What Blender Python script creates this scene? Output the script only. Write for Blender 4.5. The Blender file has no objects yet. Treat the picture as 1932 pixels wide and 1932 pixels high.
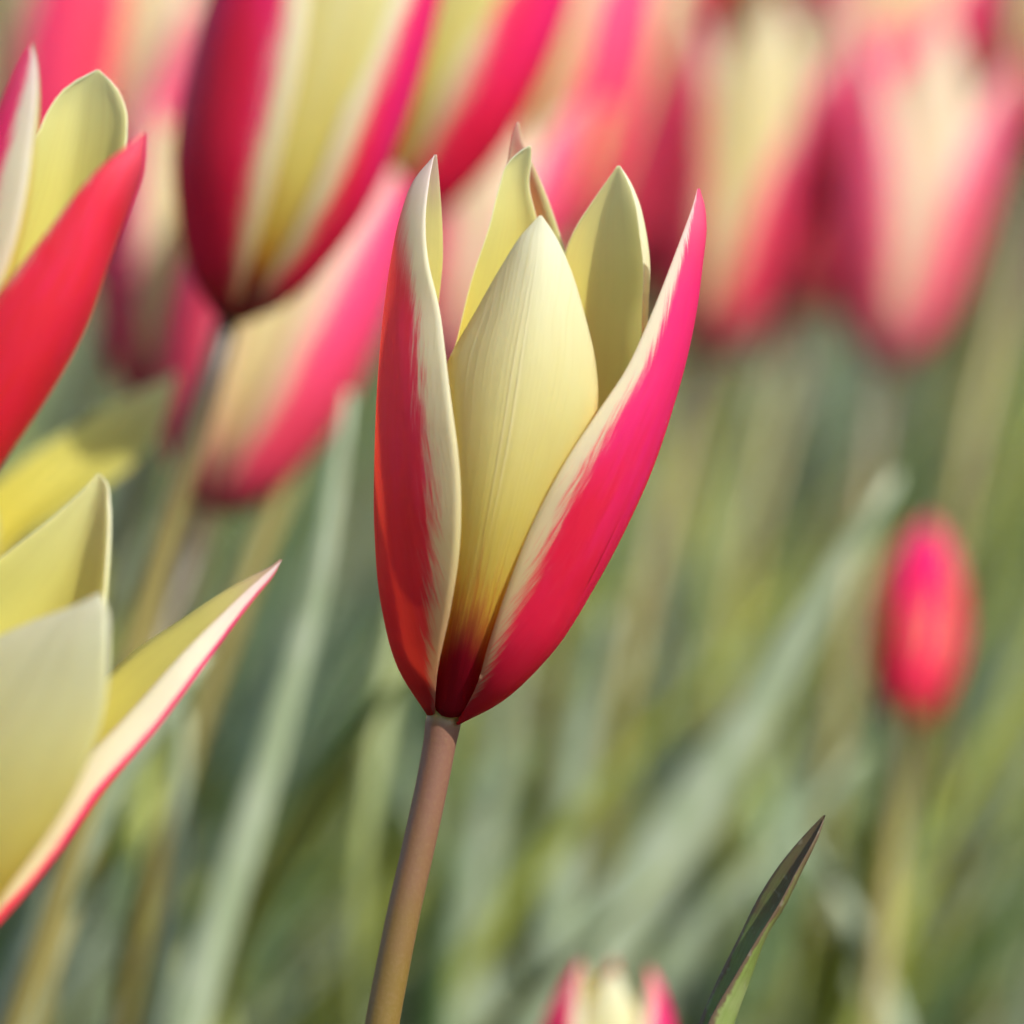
import bpy, math, random
import numpy as np
from mathutils import Vector, Matrix
R = math.radians
rng = random.Random(12)
scene = bpy.context.scene
col = scene.collection

# ------------------------------------------------------------------ camera
PITCH = R(9.0); DIST = 0.5; FRAME = 0.094          # frame height (m) at the focus distance
TARGET = np.array([0.0, 0.0, 0.24])
FWD = np.array([0, math.cos(PITCH), -math.sin(PITCH)])
UP = np.array([0, math.sin(PITCH), math.cos(PITCH)])
RIGHT = np.array([1.0, 0, 0])
CAM = TARGET - FWD * DIST
cam_d = bpy.data.cameras.new('camera'); cam = bpy.data.objects.new('camera', cam_d); col.objects.link(cam)
cam.location = CAM; cam.rotation_euler = (R(90) - PITCH, 0, 0)
cam_d.sensor_width = 36; cam_d.lens = 36 * DIST / FRAME
cam_d.clip_start = 0.02; cam_d.clip_end = 500
cam_d.dof.use_dof = True; cam_d.dof.focus_distance = DIST - 0.001
cam_d.dof.aperture_fstop = cam_d.lens / 14.5        # a 14.5 mm wide entrance pupil
scene.camera = cam

# ------------------------------------------------------------------ light
SUN_EL, SUN_AZ = R(47), R(35)                       # azimuth: from +x (right) towards the viewer
sdir = Vector((math.cos(SUN_EL) * math.cos(SUN_AZ), -math.cos(SUN_EL) * math.sin(SUN_AZ), math.sin(SUN_EL)))
world = bpy.data.worlds.new('World'); scene.world = world; world.use_nodes = True
wn = world.node_tree.nodes; wl = world.node_tree.links; wn.clear()
sky = wn.new('ShaderNodeTexSky'); sky.sky_type = 'NISHITA'; sky.sun_disc = False
sky.sun_elevation = SUN_EL; sky.sun_rotation = math.atan2(sdir.x, sdir.y)
bg = wn.new('ShaderNodeBackground'); bg.inputs['Strength'].default_value = 0.11
wo = wn.new('ShaderNodeOutputWorld'); wl.new(sky.outputs[0], bg.inputs[0]); wl.new(bg.outputs[0], wo.inputs[0])
sl = bpy.data.lights.new('sun', 'SUN'); sl.energy = 4.2; sl.angle = R(0.5); sl.color = (1, .975, .93)
sun = bpy.data.objects.new('sun', sl); col.objects.link(sun)
sun.rotation_euler = sdir.to_track_quat('Z', 'Y').to_euler(); sun.location = (1, -1, 2)

vs = scene.view_settings
vs.view_transform = 'Standard'; vs.look = 'None'; vs.exposure = 0.82; vs.gamma = 1; vs.use_curve_mapping = False
scene.cycles.use_denoising = True; scene.cycles.adaptive_threshold = .03
scene.cycles.use_light_tree = False; scene.cycles.max_bounces = 9; scene.cycles.diffuse_bounces = 3; scene.cycles.glossy_bounces = 1; scene.cycles.transmission_bounces = 8
scene.cycles.caustics_reflective = False; scene.cycles.caustics_refractive = False
scene.cycles.sample_clamp_indirect = 6

# ------------------------------------------------------------------ helpers
PX = FRAME / 1932.0                                 # metres per reference unit at the focus distance
def W(x, y, d=0.0):
    """a point in the place, from its direction and its own distance d (m) beyond the focus distance"""
    k = (DIST + d) / DIST
    return CAM + FWD * (DIST + d) + RIGHT * ((x - 966) * PX * k) + UP * ((966 - y) * PX * k)

def spline(P, t, tq, edge=2):
    P = np.asarray(P, float); t = np.asarray(t, float)
    m = np.gradient(P, t, axis=0, edge_order=edge if len(t) > 2 else 1)
    i = np.clip(np.searchsorted(t, tq, side='right') - 1, 0, len(t) - 2)
    h = t[i + 1] - t[i]; s = (tq - t[i]) / h
    sh = (-1,) + (1,) * (P.ndim - 1)
    s = s.reshape(sh); h = h.reshape(sh)
    return ((2*s**3 - 3*s**2 + 1) * P[i] + (s**3 - 2*s**2 + s) * h * m[i]
            + (-2*s**3 + 3*s**2) * P[i + 1] + (s**3 - s**2) * h * m[i + 1])

def grid_from_rows(rows, nu, nv):
    rows = np.asarray(rows, float)                  # (nrows, npts, 3) world
    u = np.linspace(0, 1, rows.shape[1]); uq = np.linspace(0, 1, nu)
    A = np.stack([spline(r, u, uq) for r in rows])  # (nrows, nu, 3)
    mid = rows.mean(axis=1)
    t = np.concatenate([[0], np.cumsum(np.linalg.norm(np.diff(mid, axis=0), axis=1) + 1e-9)]); t /= t[-1]
    q = np.linspace(0, 1, nv); q = 1 - (1 - q) ** 1.25
    return spline(A, t, q, edge=1), q

def shell_mesh(name, G, vq, thick, mats, axis=None, edge_wave=0.0, seed=0):
    """a closed thin solid over the grid G (nv, nu, 3): outer face slot 0, inner face slot 1"""
    nv, nu = G.shape[:2]
    du = np.gradient(G, axis=1); dv = np.gradient(G, axis=0)
    n = np.cross(du, dv); ln = np.linalg.norm(n, axis=2, keepdims=True)
    n = n / np.maximum(ln, 1e-12)
    n[-1] = n[-2]
    if axis is not None:
        a0, a1 = axis; ax = (a1 - a0) / np.linalg.norm(a1 - a0)
        rel = G - a0; rad = rel - (rel @ ax)[..., None] * ax
        if (n * rad).sum() < 0: n = -n; flip = True
        else: flip = False
    else: flip = False
    uu = np.linspace(-1, 1, nu)
    if edge_wave:
        rs = np.random.RandomState(seed)
        ph = rs.rand(6) * 6.28
        w = sum(np.sin(vq * f * 6.28 + p) / f for f, p in zip((1.7, 3.1, 5.3), ph[:3]))
        w2 = sum(np.sin(vq * f * 6.28 + p) / f for f, p in zip((1.9, 3.7, 6.1), ph[3:]))
        e = (np.clip(uu, 0, 1) ** 3)[None] * w[:, None] + (np.clip(-uu, 0, 1) ** 3)[None] * w2[:, None]
        e *= np.sin(np.clip(vq, 0, 1) * 3.14)[:, None] ** .5
        G = G + n * (e * edge_wave)[..., None]
    tv = np.minimum(1, (1 - np.abs(uu)) * 5 + .28)[None] * np.minimum(1, (1 - vq) * 10 + .3)[:, None]
    h = (tv * thick * .5)[..., None]
    V = np.concatenate([(G + n * h).reshape(-1, 3), (G - n * h).reshape(-1, 3)])
    N = nv * nu
    j, i = np.meshgrid(np.arange(nv - 1), np.arange(nu - 1), indexing='ij')
    a = (j * nu + i).ravel(); b = a + 1; c = b + nu; d = a + nu
    q1 = np.stack([a, b, c, d], 1); q2 = np.stack([d, c, b, a], 1) + N
    loop = [k for k in range(nu)] + [k * nu + nu - 1 for k in range(1, nv)] + \
           [(nv - 1) * nu + k for k in range(nu - 2, -1, -1)] + [k * nu for k in range(nv - 2, 0, -1)]
    l0 = np.array(loop); l1 = np.roll(l0, -1)
    q3 = np.stack([l1, l0, l0 + N, l1 + N], 1)
    Q = np.concatenate([q1, q2, q3])
    if flip: Q = Q[:, ::-1]
    me = bpy.data.meshes.new(name)
    me.from_pydata(V.tolist(), [], Q.tolist())
    mi = np.zeros(len(Q), np.int32); mi[len(q1):len(q1) + len(q2)] = 1
    me.polygons.foreach_set('material_index', mi)
    me.polygons.foreach_set('use_smooth', np.ones(len(Q), bool))
    U = np.tile(np.stack([np.broadcast_to((uu * .5 + .5)[None], (nv, nu)), np.broadcast_to(vq[:, None], (nv, nu))], -1).reshape(-1, 2), (2, 1))
    uvl = me.uv_layers.new(name='UVMap'); uvl.data.foreach_set('uv', U[Q.ravel()].astype(np.float32).ravel())
    for m in mats: me.materials.append(m)
    me.update()
    return me

def tube_mesh(name, pts, rad, mats, nseg=14, nv=40, bump=0.0):
    pts = np.asarray(pts, float); rad = np.asarray(rad, float)
    t = np.concatenate([[0], np.cumsum(np.linalg.norm(np.diff(pts, axis=0), axis=1))]); t /= t[-1]
    q = np.linspace(0, 1, nv)
    C = spline(pts, t, q, 1); rr = np.interp(q, t, rad)
    T = np.gradient(C, axis=0); T /= np.linalg.norm(T, axis=1, keepdims=True)
    ref = np.array([0, 1.0, 0]); A = np.cross(T, ref); A /= np.linalg.norm(A, axis=1, keepdims=True); B = np.cross(T, A)
    th = np.linspace(0, 2 * math.pi, nseg, endpoint=False)
    V = C[:, None] + rr[:, None, None] * (A[:, None] * np.cos(th)[None, :, None] + B[:, None] * np.sin(th)[None, :, None])
    F = []
    for j in range(nv - 1):
        for i in range(nseg):
            k = (i + 1) % nseg
            F.append((j*nseg+i, j*nseg+k, (j+1)*nseg+k, (j+1)*nseg+i))
    F.append(tuple(range(nseg - 1, -1, -1))); F.append(tuple((nv-1)*nseg + i for i in range(nseg)))
    me = bpy.data.meshes.new(name); me.from_pydata(V.reshape(-1, 3).tolist(), [], F)
    uvl = me.uv_layers.new(name='UVMap')
    vi = np.zeros(len(me.loops), np.int32); me.loops.foreach_get('vertex_index', vi)
    U = np.stack([(vi % nseg) / nseg, q[vi // nseg]], 1).astype(np.float32)
    uvl.data.foreach_set('uv', U.ravel())
    me.polygons.foreach_set('use_smooth', np.ones(len(F), bool))
    for m in mats: me.materials.append(m)
    me.update(); return me

def thing(name, loc, label, cat, group=None):
    o = bpy.data.objects.new(name, None); col.objects.link(o); o.empty_display_size = .01
    o.location = loc; o['label'] = label; o['category'] = cat
    if group: o['group'] = group
    return o
def part(name, me, parent, mat=None, label=None):
    o = bpy.data.objects.new(name, me); col.objects.link(o); o.parent = parent
    if mat is not None: o.matrix_basis = mat
    if label: o['label'] = label
    return o

# ------------------------------------------------------------------ materials
class NT:
    def __init__(s, name):
        s.m = bpy.data.materials.new(name); s.m.use_nodes = True
        s.n = s.m.node_tree.nodes; s.l = s.m.node_tree.links; s.n.clear()
        s.out = s.n.new('ShaderNodeOutputMaterial')
    def put(s, sock, v):
        if hasattr(v, 'links') or isinstance(v, bpy.types.NodeSocket): s.l.new(v, sock)
        else: sock.default_value = v
    def math(s, op, a, b=None, c=None, clamp=False):
        n = s.n.new('ShaderNodeMath'); n.operation = op; n.use_clamp = clamp
        s.put(n.inputs[0], a)
        if b is not None: s.put(n.inputs[1], b)
        if c is not None: s.put(n.inputs[2], c)
        return n.outputs[0]
    def mix(s, f, a, b, mode='MIX'):
        n = s.n.new('ShaderNodeMix'); n.data_type = 'RGBA'; n.blend_type = mode
        s.put(n.inputs[0], f)
        s.put(n.inputs[6], (*a, 1) if isinstance(a, tuple) else a); s.put(n.inputs[7], (*b, 1) if isinstance(b, tuple) else b)
        return n.outputs[2]
    def ramp(s, f, stops, interp='LINEAR'):
        n = s.n.new('ShaderNodeValToRGB'); cr = n.color_ramp; cr.interpolation = interp
        while len(cr.elements) < len(stops): cr.elements.new(.5)
        for e, (p, c) in zip(cr.elements, stops):
            e.position = p; e.color = (*c, 1) if isinstance(c, tuple) else (c, c, c, 1)
        s.put(n.inputs[0], f); return n.outputs[0]
    def sstep(s, x, lo, hi):
        n = s.n.new('ShaderNodeMapRange'); n.interpolation_type = 'SMOOTHSTEP'
        s.put(n.inputs[0], x); s.put(n.inputs[1], lo); s.put(n.inputs[2], hi); return n.outputs[0]
    def noise(s, vec, scale=1, detail=2, rough=.5):
        n = s.n.new('ShaderNodeTexNoise'); s.put(n.inputs['Vector'], vec)
        n.inputs['Scale'].default_value = scale; n.inputs['Detail'].default_value = detail; n.inputs['Roughness'].default_value = rough
        return n.outputs[0]
    def comb(s, x, y, z=0.0):
        n = s.n.new('ShaderNodeCombineXYZ'); s.put(n.inputs[0], x); s.put(n.inputs[1], y); s.put(n.inputs[2], z); return n.outputs[0]
    def uv(s):
        n = s.n.new('ShaderNodeUVMap'); n.uv_map = 'UVMap'
        x = s.n.new('ShaderNodeSeparateXYZ'); s.l.new(n.outputs[0], x.inputs[0])
        u = s.math('MULTIPLY_ADD', x.outputs[0], 2.0, -1.0)
        oi = s.n.new('ShaderNodeObjectInfo')
        s.rand = oi.outputs['Random']
        s.off = s.math('MULTIPLY', oi.outputs['Random'], 37.0)
        return u, x.outputs[1]
    def attr(s, name):
        n = s.n.new('ShaderNodeAttribute'); n.attribute_type = 'OBJECT'; n.attribute_name = name; return n.outputs['Fac']
    def objco(s):
        return s.n.new('ShaderNodeTexCoord').outputs['Object']
    def finish(s, colr, trans=.42, rough=.5, spec=.25, bump=None, bstr=.2, bdist=.0002, tcol=None):
        p = s.n.new('ShaderNodeBsdfPrincipled'); s.put(p.inputs['Base Color'], colr)
        p.inputs['Roughness'].default_value = rough; p.inputs['Specular IOR Level'].default_value = spec
        if bump is not None:
            b = s.n.new('ShaderNodeBump'); b.inputs['Strength'].default_value = bstr; b.inputs['Distance'].default_value = bdist
            s.l.new(bump, b.inputs['Height']); s.l.new(b.outputs[0], p.inputs['Normal'])
        last = p.outputs[0]
        if trans:
            t = s.n.new('ShaderNodeBsdfTranslucent'); s.put(t.inputs[0], tcol if tcol is not None else colr)
            mx = s.n.new('ShaderNodeMixShader'); mx.inputs[0].default_value = trans
            s.l.new(last, mx.inputs[1]); s.l.new(t.outputs[0], mx.inputs[2]); last = mx.outputs[0]
        s.l.new(last, s.out.inputs[0]); return s.m

def fibre(k, u, v, fu, fv, detail=2):
    if not k.fine: detail = 0
    return k.noise(k.comb(k.math('MULTIPLY', u, fu), k.math('MULTIPLY', v, fv), k.off), 1, detail, .55)

TR = .63
def mat_outer_outside(fine=True):
    """outside of an outer petal: crimson-pink stripe, feathered into a cream margin"""
    k = NT('petal_striped_outside'); k.fine = fine; u, v = k.uv(); au = k.math('ABSOLUTE', u)
    w = k.ramp(v, [(0, .86), (.1, .80), (.3, .74), (.55, .70), (.75, .68), (.88, .70), (.96, .75), (1, .8)])
    uf = k.math('MULTIPLY', u, k.ramp(v, [(0, .25), (.15, .6), (.35, .92), (.5, 1.0), (.7, .88), (.88, .55), (1, .15)]))
    f1 = fibre(k, uf, v, 26, 8, 4); f2 = fibre(k, uf, v, 170, 16, 3); f3 = fibre(k, u, v, 3, 3, 2)
    w = k.math('ADD', w, k.math('MULTIPLY_ADD', f1, .20, -.10)); w = k.math('ADD', w, k.math('MULTIPLY_ADD', f2, .36, -.18))
    w = k.math('ADD', w, k.attr('stripe'))
    mask = k.sstep(k.math('SUBTRACT', w, au), -.075, .075)
    pink = k.mix(k.sstep(k.math('ADD', v, k.math('MULTIPLY_ADD', f3, .8, -.4)), .75, .25), (.88, .018, .25), (.82, .012, .08))
    pink = k.mix(k.math('MULTIPLY', k.attr('red'), k.math('MULTIPLY_ADD', k.sstep(f1, .3, .7), .5, .5)), pink, (.64, .018, .026))  # redder pigment stands in for sunlight glowing through the petal
    pink = k.mix(k.sstep(v, .0, .22), (.27, .004, .022), pink)
    pink = k.mix(k.math('MULTIPLY', k.sstep(f2, .45, .8), .30), pink, (.9, .14, .22))
    pink = k.mix(k.math('MULTIPLY', k.sstep(f1, .5, .25), .25), pink, (.5, .004, .03))
    pink = k.mix(k.math('MULTIPLY', k.sstep(v, .82, 1.0), .55), pink, (.78, .20, .30))
    crease = k.sstep(k.math('ABSOLUTE', k.math('ADD', k.math('ADD', u, .11), k.math('MULTIPLY_ADD', f1, .05, -.025))), .016, .004)
    crease = k.math('MULTIPLY', crease, k.math('MULTIPLY', k.sstep(v, .27, .31), k.sstep(v, .44, .38)))
    pink = k.mix(k.math('MULTIPLY', crease, .75), pink, (.10, .006, .012))  # shade inside the midrib groove painted as a dark line
    cream = k.ramp(v, [(0, (.45, .10, .10)), (.12, (.66, .42, .22)), (.3, (.75, .68, .38)), (.55, (.80, .78, .58)), (.8, (.81, .80, .66)), (1, (.78, .66, .63))])
    fade = k.math('MULTIPLY', k.sstep(k.math('ADD', v, k.math('ADD', k.math('MULTIPLY', au, .25), k.math('MULTIPLY_ADD', f2, .12, -.06))), .88, 1.08), k.attr('fade'))
    cl = k.mix(k.math('MULTIPLY', mask, k.math('SUBTRACT', 1.0, fade)), cream, pink)
    if not fine: cl = k.mix(k.math('MULTIPLY', k.attr('pale'), .45), cl, (.88, .30, .44))
    tc = k.mix(k.math('MULTIPLY', mask, k.math('SUBTRACT', 1.0, fade)), k.mix(.14, cl, (1, .9, .7)), (.95, .085, .055) if fine else (.95, .08, .13))
    if not fine: return k.finish(cl, TR, .42, .35, tcol=tc)
    speck = k.noise(k.objco(), 1500, 1, .5)
    cl = k.mix(k.math('MULTIPLY', k.sstep(speck, .80, .83), .6), cl, (.85, .75, .7))
    hb = k.math('ADD', k.math('MULTIPLY', f2, .7), k.math('MULTIPLY', f1, .6))
    hb = k.math('SUBTRACT', hb, k.math('MULTIPLY', crease, .8))
    return k.finish(cl, TR, .42, .35, hb, .45, .0002, tc)
def mat_inner_outside(fine=True):
    """outside of an inner petal: pale lemon, orange to maroon in streaks at the foot"""
    k = NT('petal_lemon_outside'); k.fine = fine; u, v = k.uv(); au = k.math('ABSOLUTE', u)
    f1 = fibre(k, u, v, 55, 7, 3); f2 = fibre(k, u, v, 120, 12, 2); f3 = fibre(k, u, v, 4, 4, 2)
    base = k.ramp(v, [(0, (.70, .50, .06)), (.25, (.74, .57, .07)), (.42, (.74, .66, .17)), (.62, (.74, .71, .33)), (.85, (.79, .79, .56)), (1, (.82, .83, .68))])
    g = k.math('SUBTRACT', v, k.math('MULTIPLY', k.math('POWER', k.math('SUBTRACT', 1.0, au, clamp=True), .6), .14))
    g1 = k.math('ADD', g, k.math('MULTIPLY_ADD', f1, .42, -.21)); g1 = k.math('ADD', g1, k.math('MULTIPLY_ADD', f2, .20, -.10))
    cl = k.mix(k.math('MULTIPLY', k.sstep(g1, .21, .06), .75), base, (.50, .09, .015))
    g2 = k.math('ADD', g, k.math('MULTIPLY_ADD', f1, .10, -.05))
    cl = k.mix(k.sstep(g2, .13, .0), cl, (.30, .004, .018))
    rib = k.math('ABSOLUTE', k.math('SUBTRACT', au, .045))
    ribm = k.math('MULTIPLY', k.sstep(rib, .022, .004), k.sstep(v, .3, .6))
    cl = k.mix(k.math('MULTIPLY', ribm, .35), cl, (.82, .80, .60))
    cl = k.mix(k.math('MULTIPLY', k.math('MULTIPLY', k.sstep(f3, .45, .75), .12), k.sstep(v, .12, .36)), cl, (.62, .52, .20))
    if not fine: cl = k.mix(k.math('MULTIPLY', k.math('MULTIPLY', k.attr('pale'), .75), k.sstep(v, .05, .3)), cl, (.85, .66, .60))
    up = k.sstep(v, .12, .36); tc = k.mix(k.math('MULTIPLY', up, .25), cl, (1, .95, .8))
    if not fine: return k.finish(cl, TR, .48, .25, tcol=tc)
    uf = k.math('MULTIPLY', u, k.ramp(v, [(0, .3), (.3, .85), (.55, 1.0), (.8, .72), (1, .2)]))
    f4 = fibre(k, uf, v, 32, 1.6, 3); f5 = fibre(k, uf, v, 90, 30, 3)
    cl = k.mix(k.math('MULTIPLY', up, k.math('MULTIPLY', k.sstep(f4, .52, .72), .28)), cl, (.60, .53, .20))
    cl = k.mix(k.math('MULTIPLY', up, k.math('MULTIPLY', k.sstep(f5, .45, .75), .12)), cl, (.88, .88, .7))
    hb = k.math('ADD', k.math('ADD', k.math('MULTIPLY', f4, 1.1), k.math('MULTIPLY', f5, .25)), k.math('ADD', k.math('MULTIPLY', f3, 1.0), k.math('MULTIPLY', ribm, .8)))
    return k.finish(cl, TR, .48, .25, hb, .42, .0003, tc)
def mat_inside(tip, fine=True):
    k = NT('petal_yellow_inside' if not tip else 'petal_yellow_inside_pink_tip'); k.fine = fine; u, v = k.uv()
    f1 = fibre(k, u, v, 50, 4, 3); f3 = fibre(k, u, v, 14, 2, 2)
    cl = k.ramp(v, [(0, (.22, .03, .02)), (.1, (.62, .36, .03)), (.25, (.79, .62, .035)), (.5, (.80, .69, .09)), (.8, (.80, .74, .19)), (1, (.80, .77, .36))])
    cl = k.mix(k.math('MULTIPLY', k.sstep(f3, .45, .75), .18), cl, (.66, .52, .12))
    if tip: cl = k.mix(k.math('MULTIPLY', k.sstep(k.math('ADD', v, k.math('MULTIPLY_ADD', f1, .1, -.05)), .88, .98), .7), cl, (.70, .45, .42))
    tc = k.mix(.45, cl, (1, .95, .75))
    return k.finish(cl, .75, .5, .25, k.math('ADD', f1, f3) if fine else None, .3, .0002, tc)
def mat_leaf(name, c1, c2, brown=0.0, trans=.22):
    k = NT(name); k.fine = bool(brown); u, v = k.uv(); au = k.math('ABSOLUTE', u)
    f1 = fibre(k, u, v, 22, 3, 2); f3 = k.noise(k.objco(), 160, 3 if brown else 1, .6)
    cl = k.mix(k.sstep(f3, .3, .7), c1, c2)
    cl = k.mix(k.math('MULTIPLY', k.sstep(f1, .45, .75), .3), cl, tuple(x * .7 for x in c1))
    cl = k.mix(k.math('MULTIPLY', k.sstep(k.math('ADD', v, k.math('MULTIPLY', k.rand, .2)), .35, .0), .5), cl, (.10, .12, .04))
    if brown:
        n = k.noise(k.objco(), 420, 3, .65)
        e = k.sstep(k.math('ADD', au, k.math('MULTIPLY_ADD', n, .5, -.25)), .84, .95)
        t = k.sstep(k.math('ADD', v, k.math('MULTIPLY_ADD', n, .10, -.05)), .90, 1.0)
        cl = k.mix(k.math('MULTIPLY', k.math('MAXIMUM', e, t), brown), cl, (.085, .042, .026))
        cl = k.mix(k.math('MULTIPLY', k.sstep(k.noise(k.objco(), 900, 2, .5), .62, .72), .22), cl, (.32, .34, .24))
    return k.finish(cl, trans, .45, .35, f1 if brown else None, .3, .0003)
def mat_stem(name, top, low, streak):
    k = NT(name); u, v = k.uv()
    n1 = k.noise(k.objco(), 300, 3, .6); n2 = k.noise(k.objco(), 2600, 2, .6)
    g = k.math('ADD', v, k.math('MULTIPLY_ADD', n1, .06, -.03))
    cl = k.mix(k.sstep(g, .86, .985), low, top)
    cl = k.mix(k.math('MULTIPLY', k.sstep(n2, .4, .8), .25), cl, streak)
    cl = k.mix(k.math('MULTIPLY', k.sstep(v, .992, 1.0), .8), cl, (.28, .26, .06))
    return k.finish(cl, .0, .42, .4, n2, .12, .0002)

M_OO = mat_outer_outside(); M_IO = mat_inner_outside(); M_IN = mat_inside(False); M_INT = mat_inside(True)
M_OOS = mat_outer_outside(False); M_IOS = mat_inner_outside(False); M_INS = mat_inside(False, False); M_INTS = mat_inside(True, False)
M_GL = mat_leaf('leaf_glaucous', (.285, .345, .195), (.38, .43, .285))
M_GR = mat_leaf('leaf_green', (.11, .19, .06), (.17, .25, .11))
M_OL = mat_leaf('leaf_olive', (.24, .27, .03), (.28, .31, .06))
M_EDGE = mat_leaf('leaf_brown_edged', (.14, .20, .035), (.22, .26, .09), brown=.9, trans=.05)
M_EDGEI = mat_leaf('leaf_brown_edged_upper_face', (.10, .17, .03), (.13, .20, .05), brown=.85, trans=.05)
M_STEM = mat_stem('stem_pink_brown', (.165, .075, .046), (.150, .095, .017), (.22, .14, .058))
M_STEMB = mat_stem('stem_olive_brown', (.055, .03, .018), (.21, .17, .045), (.26, .22, .09))  # first colour is dark: shade below the bloom painted into the stem top
M_STEMG = mat_stem('stem_green', (.16, .13, .045), (.20, .23, .07), (.26, .29, .13))
k = NT('soil'); o_ = k.objco(); n1 = k.noise(o_, 40, 6, .65)
M_SOIL = k.finish(k.ramp(n1, [(.3, (.030, .020, .013)), (.7, (.085, .058, .038))]), 0, .95, .1, n1, .8, .01)

# ------------------------------------------------------------------ ground
def ground():
    xs = np.concatenate([-np.geomspace(60, .8, 14), np.linspace(-.7, .7, 57), np.geomspace(.8, 60, 14)])
    ys = np.concatenate([-np.geomspace(60, .9, 12), np.linspace(-.8, 2.2, 121), np.geomspace(2.3, 120, 16)])
    X, Y = np.meshgrid(xs, ys); rs = np.random.RandomState(3)
    Z = rs.normal(0, .0035, X.shape) * ((np.abs(X) < .75) & (Y > -.85) & (Y < 2.25)) - .006
    nx, ny = len(xs), len(ys)
    j, i = np.meshgrid(np.arange(ny - 1), np.arange(nx - 1), indexing='ij'); a = (j * nx + i).ravel()
    me = bpy.data.meshes.new('ground')
    me.from_pydata(np.stack([X, Y, Z], -1).reshape(-1, 3).tolist(), [], np.stack([a, a + 1, a + nx + 1, a + nx], 1).tolist())
    me.polygons.foreach_set('use_smooth', np.ones(len(me.polygons), bool)); me.materials.append(M_SOIL)
    o = bpy.data.objects.new('ground', me); col.objects.link(o)
    o['kind'] = 'structure'; o['label'] = 'dark crumbly soil of the flower bed'
ground()

# ------------------------------------------------------------------ flowers with petals shaped one by one
def custom_petal(parent, rows, d0, mats, axis, thick=.00030, nu=36, nv=72, wave=.0, seed=0, label=None, stripe=0.0, fade=0.0):
    """rows: per cross-section a list of (x, y, depth) in reference units; d0 = the flower's own distance"""
    P = []
    for r in rows:
        if len(r) == 1:
            x, y, d = r[0]; n = len(rows[0]); r = [(x + (i / (n - 1) - .5) * 5, y, d) for i in range(n)]
        P.append([W(x, y, d0 + d * PX) for x, y, d in r])
    G, vq = grid_from_rows(P, nu, nv)
    me = shell_mesh('petal', G - np.array(parent.location), vq, thick, mats, (axis[0] - np.array(parent.location), axis[1] - np.array(parent.location)), wave, seed)
    o = part('petal', me, parent, None, label); o['stripe'] = stripe; o['fade'] = fade
    return o

def stem_to_ground(parent, pts, rads, mat, name='stem', nseg=18, nv=60):
    L = np.array(parent.location)
    me = tube_mesh(name, [np.array(p) - L for p in pts], rads, [mat], nseg, nv)
    return part(name, me, parent)

OUT = [M_OO, M_INT]; INN = [M_IO, M_IN]

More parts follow.
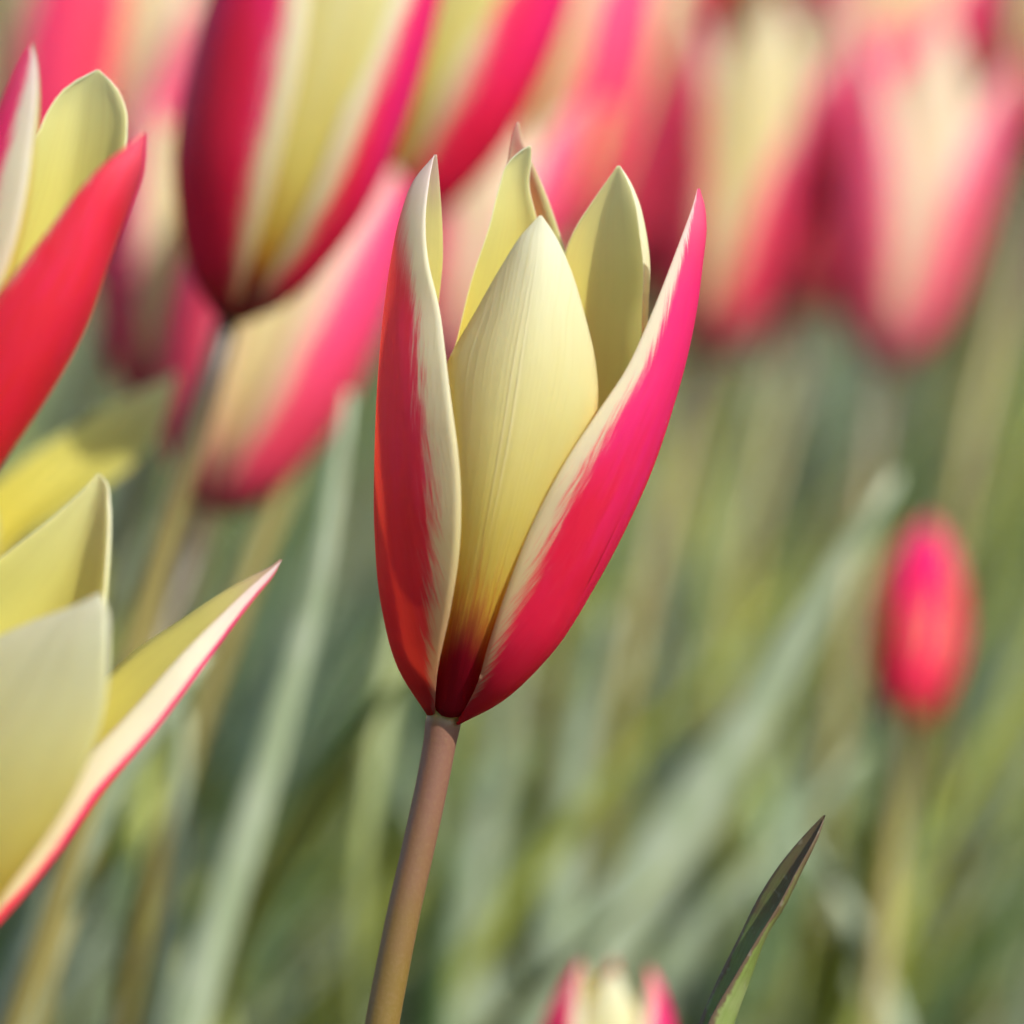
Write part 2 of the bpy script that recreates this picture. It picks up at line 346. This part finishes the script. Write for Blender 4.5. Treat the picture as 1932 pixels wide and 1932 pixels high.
def hero():
    foot = W(690, 2500, .002); foot = np.array([foot[0] - .004, foot[1] - .006, -.004])
    t = thing('tulip', foot, 'sharp open pink and yellow striped tulip on a bare brown stem', 'tulip')
    ax = (W(838, 1352, 0), W(1005, 450, .0))
    L = [[(820,1347,-28),(808,1347,-2),(826,1340,24)],
         [(825,1268,-108),(758,1268,-15),(800,1262,85)],
         [(850,1145,-165),(725,1150,-25),(800,1150,130)],
         [(869,1000,-196),(711,1000,-25),(805,1000,155)],
         [(864,850,-192),(711,850,-20),(810,850,160)],
         [(844,700,-160),(717,700,-10),(815,700,140)],
         [(829,590,-125),(727,585,0),(824,590,110)],
         [(807,490,-100),(741,490,5),(835,490,80)],
         [(803,400,-70),(761,400,8),(833,400,50)],
         [(810,340,-35),(785,338,8),(829,340,25)],
         [(822,292,8)]]
    C = [[(822,1335,-22),(848,1352,-40),(884,1340,-25)],
         [(812,1240,-62),(868,1250,-112),(930,1245,-70)],
         [(812,1100,-95),(900,1100,-172),(990,1095,-115)],
         [(815,950,-108),(930,950,-220),(1065,945,-132)],
         [(824,800,-112),(958,800,-234),(1124,790,-142)],
         [(843,690,-108),(976,685,-226),(1124,690,-145)],
         [(897,590,-122),(994,580,-208),(1100,588,-155)],
         [(948,500,-142),(1009,492,-189),(1073,500,-160)],
         [(987,440,-162),(1016,436,-173),(1045,440,-164)],
         [(1020,407,-166)]]
    Rr = [[(870,1350,-38),(862,1366,-22),(858,1350,15)],
         [(899,1294,-92),(944,1322,-50),(920,1300,50)],
         [(920,1222,-132),(1022,1245,-75),(1000,1225,90)],
         [(964,1090,-168),(1113,1102,-90),(1090,1080,110)],
         [(1005,988,-184),(1168,994,-95),(1150,970,120)],
         [(1061,880,-192),(1218,882,-90),(1200,860,120)],
         [(1128,778,-180),(1258,772,-80),(1240,750,110)],
         [(1180,700,-157),(1284,692,-65),(1262,675,95)],
         [(1226,600,-125),(1308,588,-50),(1285,575,75)],
         [(1262,510,-95),(1321,500,-35),(1300,490,50)],
         [(1290,435,-65),(1329,425,-25),(1315,420,25)],
         [(1306,390,-40),(1326,385,-20),(1322,385,5)],
         [(1318,356,-20)]]
    BL = [[(822,1335,10),(830,1330,25),(842,1330,35)],
         [(790,1200,40),(830,1195,120),(900,1195,130)],
         [(785,1000,50),(850,990,170),(960,990,185)],
         [(815,800,60),(900,790,190),(1010,790,195)],
         [(850,690,65),(925,680,185),(1030,680,190)],
         [(874,600,70),(940,590,175),(1035,590,178)],
         [(900,500,80),(955,490,155),(1028,490,160)],
         [(924,420,90),(965,410,140),(1014,415,142)],
         [(942,350,100),(970,342,130),(999,345,126)],
         [(960,305,106),(980,297,120),(1003,300,112)],
         [(985,283,108),(994,280,113),(1003,283,109)],
         [(1000,276,108)]]
    BO = [[(835,1335,30),(845,1335,38),(858,1335,35)],
         [(850,1150,150),(910,1140,190),(985,1150,170)],
         [(870,950,190),(960,930,235),(1060,950,205)],
         [(900,750,215),(990,735,255),(1092,750,220)],
         [(920,600,225),(1000,590,255),(1092,600,225)],
         [(935,500,225),(1005,490,245),(1072,500,222)],
         [(945,420,220),(1000,412,235),(1048,418,218)],
         [(953,350,212),(990,345,222),(1023,350,210)],
         [(959,300,205),(980,297,208),(1002,300,203)],
         [(965,262,200),(974,260,199),(985,264,199)],
         [(976,230,195)]]
    BR = [[(850,1340,20),(860,1338,30),(868,1335,28),(874,1335,20),(876,1338,10)],
         [(915,1200,90),(950,1190,110),(985,1185,100),(1010,1190,70),(1015,1195,40)],
         [(975,1000,140),(1035,985,165),(1090,980,150),(1125,985,100),(1130,990,60)],
         [(1030,800,160),(1095,785,190),(1155,780,175),(1195,780,120),(1198,785,75)],
         [(1050,690,165),(1110,675,195),(1170,670,178),(1212,672,125),(1210,680,78)],
         [(1058,600,165),(1115,585,190),(1172,580,172),(1216,585,125),(1211,595,82)],
         [(1060,500,155),(1115,490,178),(1172,485,165),(1219,490,125),(1212,498,86)],
         [(1080,440,148),(1122,432,165),(1170,428,155),(1212,432,125),(1206,440,94)],
         [(1117,380,138),(1140,374,148),(1169,370,142),(1198,374,122),(1197,380,102)],
         [(1145,340,128),(1156,337,132),(1170,335,130),(1184,338,120),(1184,342,110)],
         [(1167,313,120)]]
    custom_petal(t, L, 0, OUT, ax, wave=.00018, seed=1, label='red outer petal with a yellow margin', stripe=.06, fade=1.0)['red'] = .6  # red shift paints in the glow of transmitted light
    custom_petal(t, Rr, 0, OUT, ax, wave=.00015, seed=2, label='bright pink outer petal with a white margin', stripe=.10)
    custom_petal(t, BO, 0, OUT, ax, wave=.0002, seed=3)
    custom_petal(t, C, 0, INN, ax, wave=.0001, seed=4, label='pale lemon front petal with maroon foot')
    custom_petal(t, BL, 0, INN, ax, wave=.0002, seed=5)
    custom_petal(t, BR, 0, INN, ax, wave=.0002, seed=6)
    st = [foot, W(680, 3400, 0), W(697, 2300, 0), W(721, 1932, 0), W(740, 1830, 0), W(762, 1720, 0), W(789, 1600, 0), W(815, 1480, 0), W(830, 1400, 0), W(838, 1352, 0), W(841, 1338, 0)]
    stem_to_ground(t, st, [x * PX for x in (36, 35, 33, 32.5, 32, 31.5, 31, 30.5, 31, 35, 33)], M_STEM, nseg=28, nv=160)
hero()

def shift(rows, dx, dy): return [[(x + dx, y + dy, d) for x, y, d in r] for r in rows]

def flower_a():
    d0 = -.032
    base = W(-190, 1890, d0); foot = np.array([base[0] - .03, base[1], -.004])
    t = thing('tulip', foot, 'wide open yellow tulip with a spreading pink-edged petal beside the sharp tulip', 'tulip')
    ax = (base, W(60, 1100, d0))
    a1 = [[(-200,1885,10),(-195,1880,25),(-190,1880,30),(-182,1880,25),(-178,1885,10)],
          [(-300,1600,80),(-200,1600,170),(-60,1600,200),(20,1590,150),(50,1600,80)],
          [(-230,1300,150),(-80,1310,255),(80,1300,285),(168,1290,215),(182,1300,135)],
          [(-100,1140,205),(0,1150,280),(105,1140,300),(182,1130,250),(194,1140,185)],
          [(5,1050,250),(80,1058,295),(145,1050,308),(196,1040,270),(204,1050,225)],
          [(116,962,290),(148,958,308),(175,955,312),(200,948,292),(206,955,272)],
          [(165,915,308),(177,912,314),(186,910,315),(196,908,308),(201,910,302)],
          [(186,893,318)]]
    a3 = [[(-205,1890,-10),(-190,1900,-35),(-170,1890,-15)],
          [(-220,1700,-10),(-120,1720,-130),(0,1700,-150)],
          [(-210,1450,0),(-40,1470,-165),(165,1440,-215)],
          [(-140,1300,-5),(40,1310,-150),(204,1290,-215)],
          [(-40,1225,-25),(90,1215,-130),(205,1190,-190)],
          [(70,1170,-60),(140,1160,-115),(202,1148,-155)],
          [(140,1143,-88),(170,1138,-110),(196,1132,-122)],
          [(188,1120,-104)]]
    a4 = [[(-170,1880,20),(-165,1895,0),(-180,1890,-20)],
          [(-60,1550,150),(-15,1745,-48),(-60,1700,-62)],
          [(60,1400,180),(105,1605,-50),(55,1570,-68)],
          [(175,1300,185),(205,1470,-50),(150,1440,-70)],
          [(245,1232,170),(288,1375,-45),(246,1342,-62)],
          [(325,1180,130),(368,1272,-36),(335,1242,-50)],
          [(400,1130,80),(425,1195,-24),(405,1172,-36)],
          [(470,1090,40),(482,1122,-12),(472,1108,-22)],
          [(512,1068,12),(518,1080,-4),(514,1072,-12)],
          [(530,1056,0)]]
    a4 = [[(x, y, d + o) for x, y, d in r] for r, o in zip(a4, (0, 90, 170, 240, 300, 350, 400, 440, 465, 475))]
    a5 = [[(-200,1885,0),(-210,1885,5),(-205,1875,15)],
          [(-330,1600,-80),(-400,1580,30),(-330,1560,130)],
          [(-330,1300,-90),(-470,1250,40),(-350,1260,150)],
          [(-330,1050,-50),(-430,1010,30),(-350,1030,90)],
          [(-400,880,20)]]
    custom_petal(t, a1, d0, INN, ax, .00035, 26, 48, .0002, 11)
    custom_petal(t, a3, d0, INN, ax, .00035, 26, 48, .0003, 12)
    custom_petal(t, a4, d0, OUT, ax, .00035, 26, 48, .0002, 13, 'outer petal spread wide, pink along its keel', stripe=-.20)
    custom_petal(t, a5, d0, OUT, ax, .00035, 20, 30, .0002, 14)
    stem_to_ground(t, [foot, W(-300, 2900, d0), W(-215, 2100, d0), base], [.0018, .0017, .0016, .0018], M_STEM)
flower_a()

def flower_b():
    d0 = -.026
    base = W(-260, 1130, d0); foot = np.array([base[0] - .035, base[1], -.004])
    t = thing('tulip', foot, 'tulip with a broad leaning red petal in front of yellow ones', 'tulip')
    ax = (base, W(60, 350, d0))
    b1 = [[(-270,1120,-30),(-255,1135,-15),(-250,1120,15)],
          [(-190,840,-130),(-110,985,-110),(-110,1000,60)],
          [(-90,680,-150),(10,800,-140),(10,860,60)],
          [(0,552,-150),(90,668,-140),(95,735,60)],
          [(80,450,-135),(160,540,-125),(165,590,50)],
          [(150,358,-115),(205,420,-105),(212,470,40)],
          [(205,300,-95),(240,345,-85),(245,385,20)],
          [(240,274,-78),(262,300,-70),(266,330,0)],
          [(272,250,-55)]]
    b2 = [[(-262,1120,10),(-255,1115,30),(-250,1115,35),(-246,1115,30),(-242,1120,10)],
          [(-190,800,100),(-120,800,190),(-40,800,220),(20,790,170),(40,800,100)],
          [(-60,540,170),(0,540,260),(90,535,290),(160,520,240),(180,530,170)],
          [(25,380,225),(70,375,295),(130,370,320),(200,355,275),(222,362,215)],
          [(68,262,270),(105,255,315),(150,250,335),(215,240,302),(240,248,255)],
          [(95,200,295),(125,192,325),(160,186,335),(212,188,312),(236,200,282)],
          [(130,160,312),(150,152,325),(172,150,328),(200,152,316),(218,162,302)],
          [(185,132,322)]]
    b3 = [[(-270,1120,-10),(-275,1118,0),(-268,1112,12)],
          [(-160,800,-110),(-230,790,-10),(-150,790,110)],
          [(0,540,-110),(-90,530,-10),(20,530,100)],
          [(45,380,-90),(-50,360,-8),(60,370,80)],
          [(62,260,-65),(-12,240,-4),(72,250,60)],
          [(70,170,-38),(22,155,0),(75,165,35)],
          [(68,118,-15),(42,112,0),(70,116,14)],
          [(60,82,0)]]
    custom_petal(t, b1, d0, OUT, ax, .00035, 26, 48, .0003, 21, 'broad red outer petal seen from outside', stripe=.3)['red'] = 1.0  # full red shift, standing in for light passing through this petal
    custom_petal(t, b2, d0, INN, ax, .00035, 26, 48, .0003, 22)
    custom_petal(t, b3, d0, OUT, ax, .00035, 26, 48, .0002, 23)
    stem_to_ground(t, [foot, W(-420, 2200, d0), W(-300, 1400, d0), base], [.0018, .0017, .0016, .0018], M_STEM)
    # a paler, softer bloom lower down behind it
    d0 = .085
    base = W(-330, 1330, d0); foot = np.array([base[0] - .03, base[1], -.004])
    t = thing('tulip', foot, 'yellow tulip with a single petal reaching out below the broad red petal', 'tulip')
    ax = (base, W(-100, 700, d0))
    c1 = [[(-335,1325,10),(-328,1335,0),(-330,1330,-20)],
          [(-160,1040,90),(-60,1120,120),(-90,1190,-10)],
          [(0,905,100),(60,965,130),(30,1030,0)],
          [(110,825,95),(160,880,120),(150,945,0)],
          [(210,765,80),(235,815,100),(250,880,0)],
          [(280,728,55),(298,760,65),(305,810,10)],
          [(320,710,30),(325,722,32),(326,745,15)],
          [(334,700,20)]]
    c1 = [[(x, y, d + o) for x, y, d in r] for r, o in zip(c1, (0, 110, 190, 260, 320, 370, 400, 410))]
    c2 = [[(-340,1325,-10),(-345,1325,0),(-338,1320,12)],
          [(-330,1080,-100),(-400,1070,0),(-320,1070,110)],
          [(-240,850,-90),(-320,830,0),(-230,840,90)],
          [(-190,700,0)]]
    c3 = [[(-345,1330,-10),(-330,1340,-30),(-320,1330,-12)],
          [(-300,1130,-80),(-190,1140,-170),(-70,1150,-90)],
          [(-220,960,-90),(-100,960,-190),(-10,980,-100)],
          [(-90,830,-100)]]
    custom_petal(t, c1, d0, INN, ax, .00035, 22, 40, .0003, 31)
    custom_petal(t, c2, d0, OUT, ax, .00035, 18, 30, .0002, 32)
    custom_petal(t, c3, d0, INN, ax, .00035, 18, 30, .0002, 33)
    stem_to_ground(t, [foot, W(-420, 2200, d0), W(-350, 1500, d0), base], [.0018, .0017, .0016, .0018], M_STEMB)
flower_b()

# ------------------------------------------------------------------ tulips grown from shared petals
def petal_proto(kind, open_):
    """unit petal: axis along z, length about 1, centred on azimuth 0 (+x)"""
    z_ = [0, .06, .15, .30, .50, .68, .84, .95, 1.0]
    r_ = {'closed': [.03, .09, .135, .175, .185, .160, .110, .05, .01],
          'goblet': [.03, .10, .155, .210, .235, .235, .220, .20, .185],
          'vase':   [.03, .095, .145, .195, .235, .262, .280, .295, .305],
          'egg':    [.03, .10, .150, .195, .210, .200, .165, .12, .085],
          'open':   [.03, .11, .18, .26, .33, .38, .42, .45, .47]}[open_]
    w_ = [.03, .085, .13, .175, .185, .155, .098, .038, .006]
    if kind == 'inner': r_ = [r * (.70 if open_ == 'closed' else .84) for r in r_]; w_ = [w * 1.02 for w in w_]; z_ = [z * .98 for z in z_]
    if kind == 'outer': w_ = [w * .82 for w in w_]
    nu, nv = 15, 26
    q = np.linspace(0, 1, nv); t = np.linspace(0, 1, len(z_))
    z = spline(np.array(z_), t, q, 1); r = spline(np.array(r_), t, q, 1); w = np.maximum(spline(np.array(w_), t, q, 1), .004)
    u = np.linspace(-1, 1, nu); be = R(62)
    tang = w[:, None] * np.sin(u * be)[None] / math.sin(be)
    inw = w[:, None] * (1 - np.cos(u * be))[None] / math.sin(be)
    G = np.stack([r[:, None] - inw, tang, np.broadcast_to(z[:, None], tang.shape)], -1)
    return shell_mesh('petal', G, q, .006, [M_OOS, M_INTS] if kind == 'outer' else [M_IOS, M_INS], (np.zeros(3), np.array([0, 0, 1.])), .006, hash_(kind + open_))
def hash_(s): return sum(ord(c) * (i + 3) for i, c in enumerate(s)) % 1000
PROTO = {(k_, o_): petal_proto(k_, o_) for k_ in ('outer', 'inner') for o_ in ('closed', 'goblet', 'open', 'egg', 'vase')}

def axis_matrix(base, tip, spin):
    z = Vector(tip - base); L = z.length; z.normalize()
    y = Vector((0, 1, 0)); x = y.cross(z); x.normalize(); y = z.cross(x)     # x to the right, y away from the viewer
    M = Matrix((x, y, z)).transposed().to_4x4(); M.translation = Vector(base)
    return M @ Matrix.Rotation(spin, 4, 'Z') @ Matrix.Scale(L, 4)

def tulip(base, tip, spin, open_, label, stem_mat, bend=None, group=None, stem_r=.0013, pale=0.0, stripe=0.0):
    base = np.array(base); tip = np.array(tip)
    ax = (tip - base); ax /= np.linalg.norm(ax)
    foot = np.array([base[0] - base[2] * (ax[0] * .55 + rng.uniform(-.05, .05)), base[1] + rng.uniform(-.01, .01), -.004])
    if bend is not None: foot = np.array([bend[0], bend[1], -.004])
    t = thing('tulip', foot, label, 'tulip', group)
    M = Matrix.Translation(-Vector(foot)) @ axis_matrix(base, tip, spin)
    for i in range(6):
        kind = 'outer' if i % 2 == 0 else 'inner'
        m = M @ Matrix.Rotation(R(60 * i + rng.uniform(-6, 6)), 4, 'Z') @ Matrix.Rotation(R(rng.uniform(-1, 2.5)), 4, 'Y')
        p = part('petal', PROTO[kind, open_], t, m); p['pale'] = pale; p['stripe'] = stripe
    L = np.linalg.norm(tip - base)
    p1 = base - ax * base[2] * .30; p2 = foot + (base - foot) * .35 + np.array([ax[0] * -.004, 0, 0])
    stem_to_ground(t, [foot, p2, p1, base, base + ax * L * .02], [stem_r * 1.15, stem_r * 1.1, stem_r, stem_r * 1.2, stem_r], stem_mat, nseg=12, nv=24)
    return t

LIST = [
 # base x,y   tip x,y     d     dd   spin   open      a point its stem passes
 (432, 600,   700,-290,  .095,  .00, -15, 'goblet', (215, 1200), 'large red, cream and pink tulip with a dark foot and a stem darkened by shade', M_STEMB),
 (392, 962,   640, 250,  .145,   .02, -28, 'goblet', (300, 1300), 'pink and cream tulip hanging lowest behind the dark stem', M_STEMB),
 (285, 770,   400, 210,  .20,   .02, -30, 'goblet', None, 'red and cream tulip squeezed between the broad red petal and a dark-footed bloom', M_STEMB),
 (215, 560,   420,-60,  .24,   .02, -70, 'vase', None, 'soft pale pink tulip above the broad leaning red petal', M_STEMG),
 (50, 430,    170,-220,  .24,   .02, -80, 'vase', None, 'soft strong pink tulip behind the pale petal tip', M_STEMG),
 (728, 430,  1010,-330,  .16,   .01, -36, 'goblet', (520, 1250), 'cream tulip with a vivid pink flank just behind the sharp tulip tip', M_STEMB),
 (850, 720,   950, 200,  .20,   .02, -30, 'vase', None, 'pale pink and cream tulip seen through the gap between the sharp petals', M_STEMG),
 (1020, 480, 1130,-120,  .26,   .02, -60, 'vase', None, 'tall bright pink tulip rising behind the yellow petal tips', M_STEMG),
 (1180, 560, 1290,  60,  .34,   .02, -85, 'vase', None, 'muted rose tulip behind the shaded back petal', M_STEMB),
 (1325, 672, 1465,  60,  .29,   .02, -40, 'vase', None, 'red tulip with a cream centre behind the pink petal tip', M_STEMB),
 (1668, 695, 1745, 110,  .28,   .02, -25, 'vase', (1640, 1000), 'white-edged pink tulip with a dark shaded foot above the long grey-green leaf', M_STEMB),
 (1520, 590, 1640,  60,  .38,   .02, -70, 'vase', None, 'deep pink tulip half hidden behind a white-edged one', M_STEMB),
 (1570, 400, 1760,-180,  .40,   .02, -30, 'vase', None, 'pale lemon tulip leaning above the white-edged pink one', M_STEMG),
 (1965, 290, 2090,-280,  .30,   .02, -60, 'goblet', (1950, 1000), 'cream tulip with a maroon foot leaning away from the white-edged pink one', M_STEMB),
 (1225, 60,  1400,-500,  .30,   .02, -30, 'goblet', None, 'tall tulip showing only its deep red foot', M_STEMB),
 (1712, 1362, 1752, 985, .22,   .02, -100, 'closed', (1700, 1932), 'small closed red bud standing low among the leaves', M_STEMB),
 (1090, 2520, 1160,1815, .10,   .00, -34, 'egg', None, 'low red and white tulip poking up below the long grey-green leaf', M_STEMG),
]
for bx, by, tx, ty, d, dd, spin, op, via, lab, sm in LIST:
    b = W(bx, by, d); ft = None
    if via:
        p = W(via[0], via[1], d); kk = b[2] / (b[2] - p[2]); ft = b + (p - b) * kk; ft[1] = b[1]
    tulip(b, W(tx, ty, d + dd), R(spin), op, lab, sm, ft, pale=.9 if 'pale pink' in lab or 'white-edged pink tulip' in lab else .5 if 'hanging lowest' in lab else 0.0 if d < .2 or 'bud' in lab else .35, stripe=.28 if 'bud' in lab else 0.0)

# rows of blooms farther off
for i in range(44):
    d = .48 + 1.1 * (i / 44) ** 1.2
    k_ = (DIST + d) / DIST
    x = rng.uniform(-.085, .085) * k_; z = rng.uniform(.17, .265)
    y = W(966, 966, d)[1]
    b = np.array([x, y, z]); L = rng.uniform(.040, .056); a = R(rng.uniform(8, 26)); e = R(rng.uniform(-12, 12))
    tip = b + L * np.array([math.sin(a), math.sin(e), math.cos(a)])
    tulip(b, tip, R(rng.uniform(0, 120)), rng.choice(['goblet', 'vase', 'vase', 'closed']), 'soft distant pink and cream tulip in the far rows of the bed', rng.choice([M_STEMB, M_STEMG]), group='far tulips of the bed')

# ------------------------------------------------------------------ leaves
def leaf_between(parent, ctr, widths, chan, side, mats, nu=13, nv=40, thick=.0005):
    """ctr: world points foot to tip; widths: full width (m); chan: how deep the channel; side: direction across the blade"""
    ctr = np.asarray(ctr, float)
    t = np.concatenate([[0], np.cumsum(np.linalg.norm(np.diff(ctr, axis=0), axis=1))]); t /= t[-1]
    q = np.linspace(0, 1, nv); C = spline(ctr, t, q, 1); w = np.interp(q, np.linspace(0, 1, len(widths)), widths) * .5
    T = np.gradient(C, axis=0); T /= np.linalg.norm(T, axis=1, keepdims=True)
    S = np.asarray(side, float)[None] - (T @ np.asarray(side, float))[:, None] * T; S /= np.linalg.norm(S, axis=1, keepdims=True)
    N = np.cross(S, T); u = np.linspace(-1, 1, nu); be = max(chan, .05)
    G = C[:, None] + S[:, None] * (w[:, None] * np.sin(u * be)[None] / math.sin(be))[..., None] - N[:, None] * (w[:, None] * (1 - np.cos(u * be))[None] / math.sin(be))[..., None]
    me = shell_mesh('leaf', G - np.array(parent.location), q, thick, mats * 2)
    return part('leaf', me, parent)

def hero_leaf():
    rows = [[(1150, 4000, 60), (1230, 4010, 0), (1180, 4000, -60)],
            [(1190, 2900, 70), (1275, 2905, 0), (1215, 2900, -70)],
            [(1262, 2200, 66), (1335, 2205, 0), (1285, 2200, -66)],
            [(1320, 1930, 60), (1378, 1938, 0), (1338, 1930, -60)],
            [(1358, 1842, 52), (1413, 1838, 0), (1388, 1842, -52)],
            [(1393, 1772, 45), (1440, 1764, 0), (1430, 1772, -45)],
            [(1431, 1694, 36), (1476, 1704, 0), (1474, 1700, -36)],
            [(1465, 1640, 28), (1504, 1648, 0), (1503, 1644, -28)],
            [(1496, 1600, 20), (1527, 1604, 0), (1528, 1600, -20)],
            [(1530, 1562, 10), (1545, 1568, 0), (1546, 1564, -10)],
            [(1555, 1538, 0)]]
    P = [[W(x, y, d * PX) for x, y, d in (r if len(r) > 1 else [(r[0][0] - 1.5, r[0][1], 0), (r[0][0], r[0][1], 0), (r[0][0] + 1.5, r[0][1], 0)])] for r in rows]
    foot = np.array([P[0][1][0] - .004, P[0][1][1] + .0, -.006])
    low = [p + (foot - P[0][1]) for p in P[0]]; low[0] = foot + (low[0] - foot) * .8; low[2] = foot + (low[2] - foot) * .8
    t = thing('tulip_leaf', foot, 'narrow dark green leaf with brown dried edges and a sharp tip', 'leaf')
    G, q = grid_from_rows([low] + P, 30, 120)
    q2 = q
    me = shell_mesh('blade', G - foot, q2, .0005, [M_EDGE, M_EDGEI], (G[:, 15].mean(axis=0) * 0 + foot + np.array([-.05, 0, 0]) - foot, np.array([-.02, 0, .3])), .00025, 5)
    part('blade', me, t)
hero_leaf()

def pix_leaf(pts, widths, d, mats, label, chan=.9, side=(1, .25, 0), d_end=None, foot_dx=-.03):
    n = len(pts); ds = np.linspace(d if d_end is None else d_end, d, n)       # pts: tip last
    P = [W(x, y, dd) for (x, y), dd in zip(pts, ds)]
    f = P[0]; foot = np.array([f[0] + foot_dx, f[1], -.004])
    mid = foot * .5 + f * .5 + np.array([foot_dx * -.25, 0, 0])
    t = thing('tulip_leaf', foot, label, 'leaf')
    leaf_between(t, [foot, mid] + P, widths, chan, side, mats)

S_ = 1.35
pix_leaf([(980, 2080), (1110, 1850), (1240, 1650), (1400, 1405), (1560, 1120), (1695, 895)], [.010, .011, .011, .0105, .008, .001], .17, [M_GL], 'long broad grey-green leaf slanting up between the sharp tulip and the red bud', foot_dx=-.06)
pix_leaf([(800, 1960), (900, 1800), (1050, 1600), (1200, 1420), (1340, 1280), (1480, 1110)], [.005, .0048, .0045, .004, .003, .001], .22, [M_OL], 'thin olive yellow leaf running along the long grey-green leaf', foot_dx=-.05)
pix_leaf([(350, 1960), (430, 1700), (520, 1400), (600, 1100), (660, 740)], [.0075, .0075, .007, .006, .004, .001], .12, [M_GL], 'pale grey-green leaf behind the spreading pink-edged petal', foot_dx=-.03)
pix_leaf([(10, 1960), (60, 1800), (200, 1520), (390, 1230)], [.009, .009, .008, .006, .001], .10, [M_GL], 'broad pale leaf slanting below the spreading pink-edged petal', foot_dx=-.03)
pix_leaf([(300, 1960), (318, 1800), (335, 1600), (350, 1340)], [.006, .006, .006, .0045, .001], .13, [M_GL], 'upright pale green leaf below the spreading pink-edged petal', foot_dx=-.01)
pix_leaf([(1700, 1980), (1640, 1800), (1560, 1650), (1500, 1560)], [.008, .008, .007, .005, .001], .20, [M_GL], 'pale leaf crossing behind the brown-edged leaf', foot_dx=.03)
pix_leaf([(1230, 1900), (1330, 1750), (1480, 1600), (1620, 1420)], [.009, .009, .008, .006, .001], .21, [M_GL], 'soft grey-green leaf slanting up behind the brown-edged leaf tip', foot_dx=-.04)
pix_leaf([(1040, 1960), (1060, 1700), (1090, 1450), (1150, 1150)], [.009, .009, .008, .006, .001], .24, [M_GL], 'soft pale leaf just beside the bare brown stem', foot_dx=-.02)
pix_leaf([(860, 1960), (900, 1700), (930, 1500), (985, 1230)], [.010, .010, .008, .006, .001], .26, [M_GL], 'soft upright leaf directly behind the bare brown stem', foot_dx=-.02)

# leaf clumps filling the bed
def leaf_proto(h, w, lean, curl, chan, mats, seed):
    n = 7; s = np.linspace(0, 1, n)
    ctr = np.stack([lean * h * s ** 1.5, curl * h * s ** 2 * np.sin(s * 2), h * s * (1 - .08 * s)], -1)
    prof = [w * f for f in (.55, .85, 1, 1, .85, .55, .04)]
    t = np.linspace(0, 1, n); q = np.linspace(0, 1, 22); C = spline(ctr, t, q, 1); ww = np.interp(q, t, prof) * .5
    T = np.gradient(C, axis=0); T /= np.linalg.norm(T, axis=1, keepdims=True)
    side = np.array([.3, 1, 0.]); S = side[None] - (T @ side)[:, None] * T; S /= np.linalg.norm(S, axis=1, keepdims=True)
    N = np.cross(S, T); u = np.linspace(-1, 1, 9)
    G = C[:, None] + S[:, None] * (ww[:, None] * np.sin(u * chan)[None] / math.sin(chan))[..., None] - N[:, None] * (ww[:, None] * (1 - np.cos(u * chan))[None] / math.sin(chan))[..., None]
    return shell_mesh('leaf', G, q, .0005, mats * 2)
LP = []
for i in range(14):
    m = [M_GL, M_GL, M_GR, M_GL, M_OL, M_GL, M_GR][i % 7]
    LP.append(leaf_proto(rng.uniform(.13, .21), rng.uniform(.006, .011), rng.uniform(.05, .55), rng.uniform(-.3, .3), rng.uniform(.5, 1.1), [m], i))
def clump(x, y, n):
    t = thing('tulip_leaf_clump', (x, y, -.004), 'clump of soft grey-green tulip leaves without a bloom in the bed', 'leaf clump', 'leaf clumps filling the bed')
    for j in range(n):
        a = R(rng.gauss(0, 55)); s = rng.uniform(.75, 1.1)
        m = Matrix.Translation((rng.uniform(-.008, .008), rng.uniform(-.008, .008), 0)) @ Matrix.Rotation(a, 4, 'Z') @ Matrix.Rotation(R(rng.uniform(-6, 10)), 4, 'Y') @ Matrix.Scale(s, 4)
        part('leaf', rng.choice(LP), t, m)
for i in range(170):
    d = .20 + .85 * (i / 170) ** 1.3
    k_ = (DIST + d) / DIST
    clump(rng.uniform(-.075, .06) * k_ - .02, W(966, 966, d)[1] + rng.uniform(-.01, .01), rng.randint(4, 6))
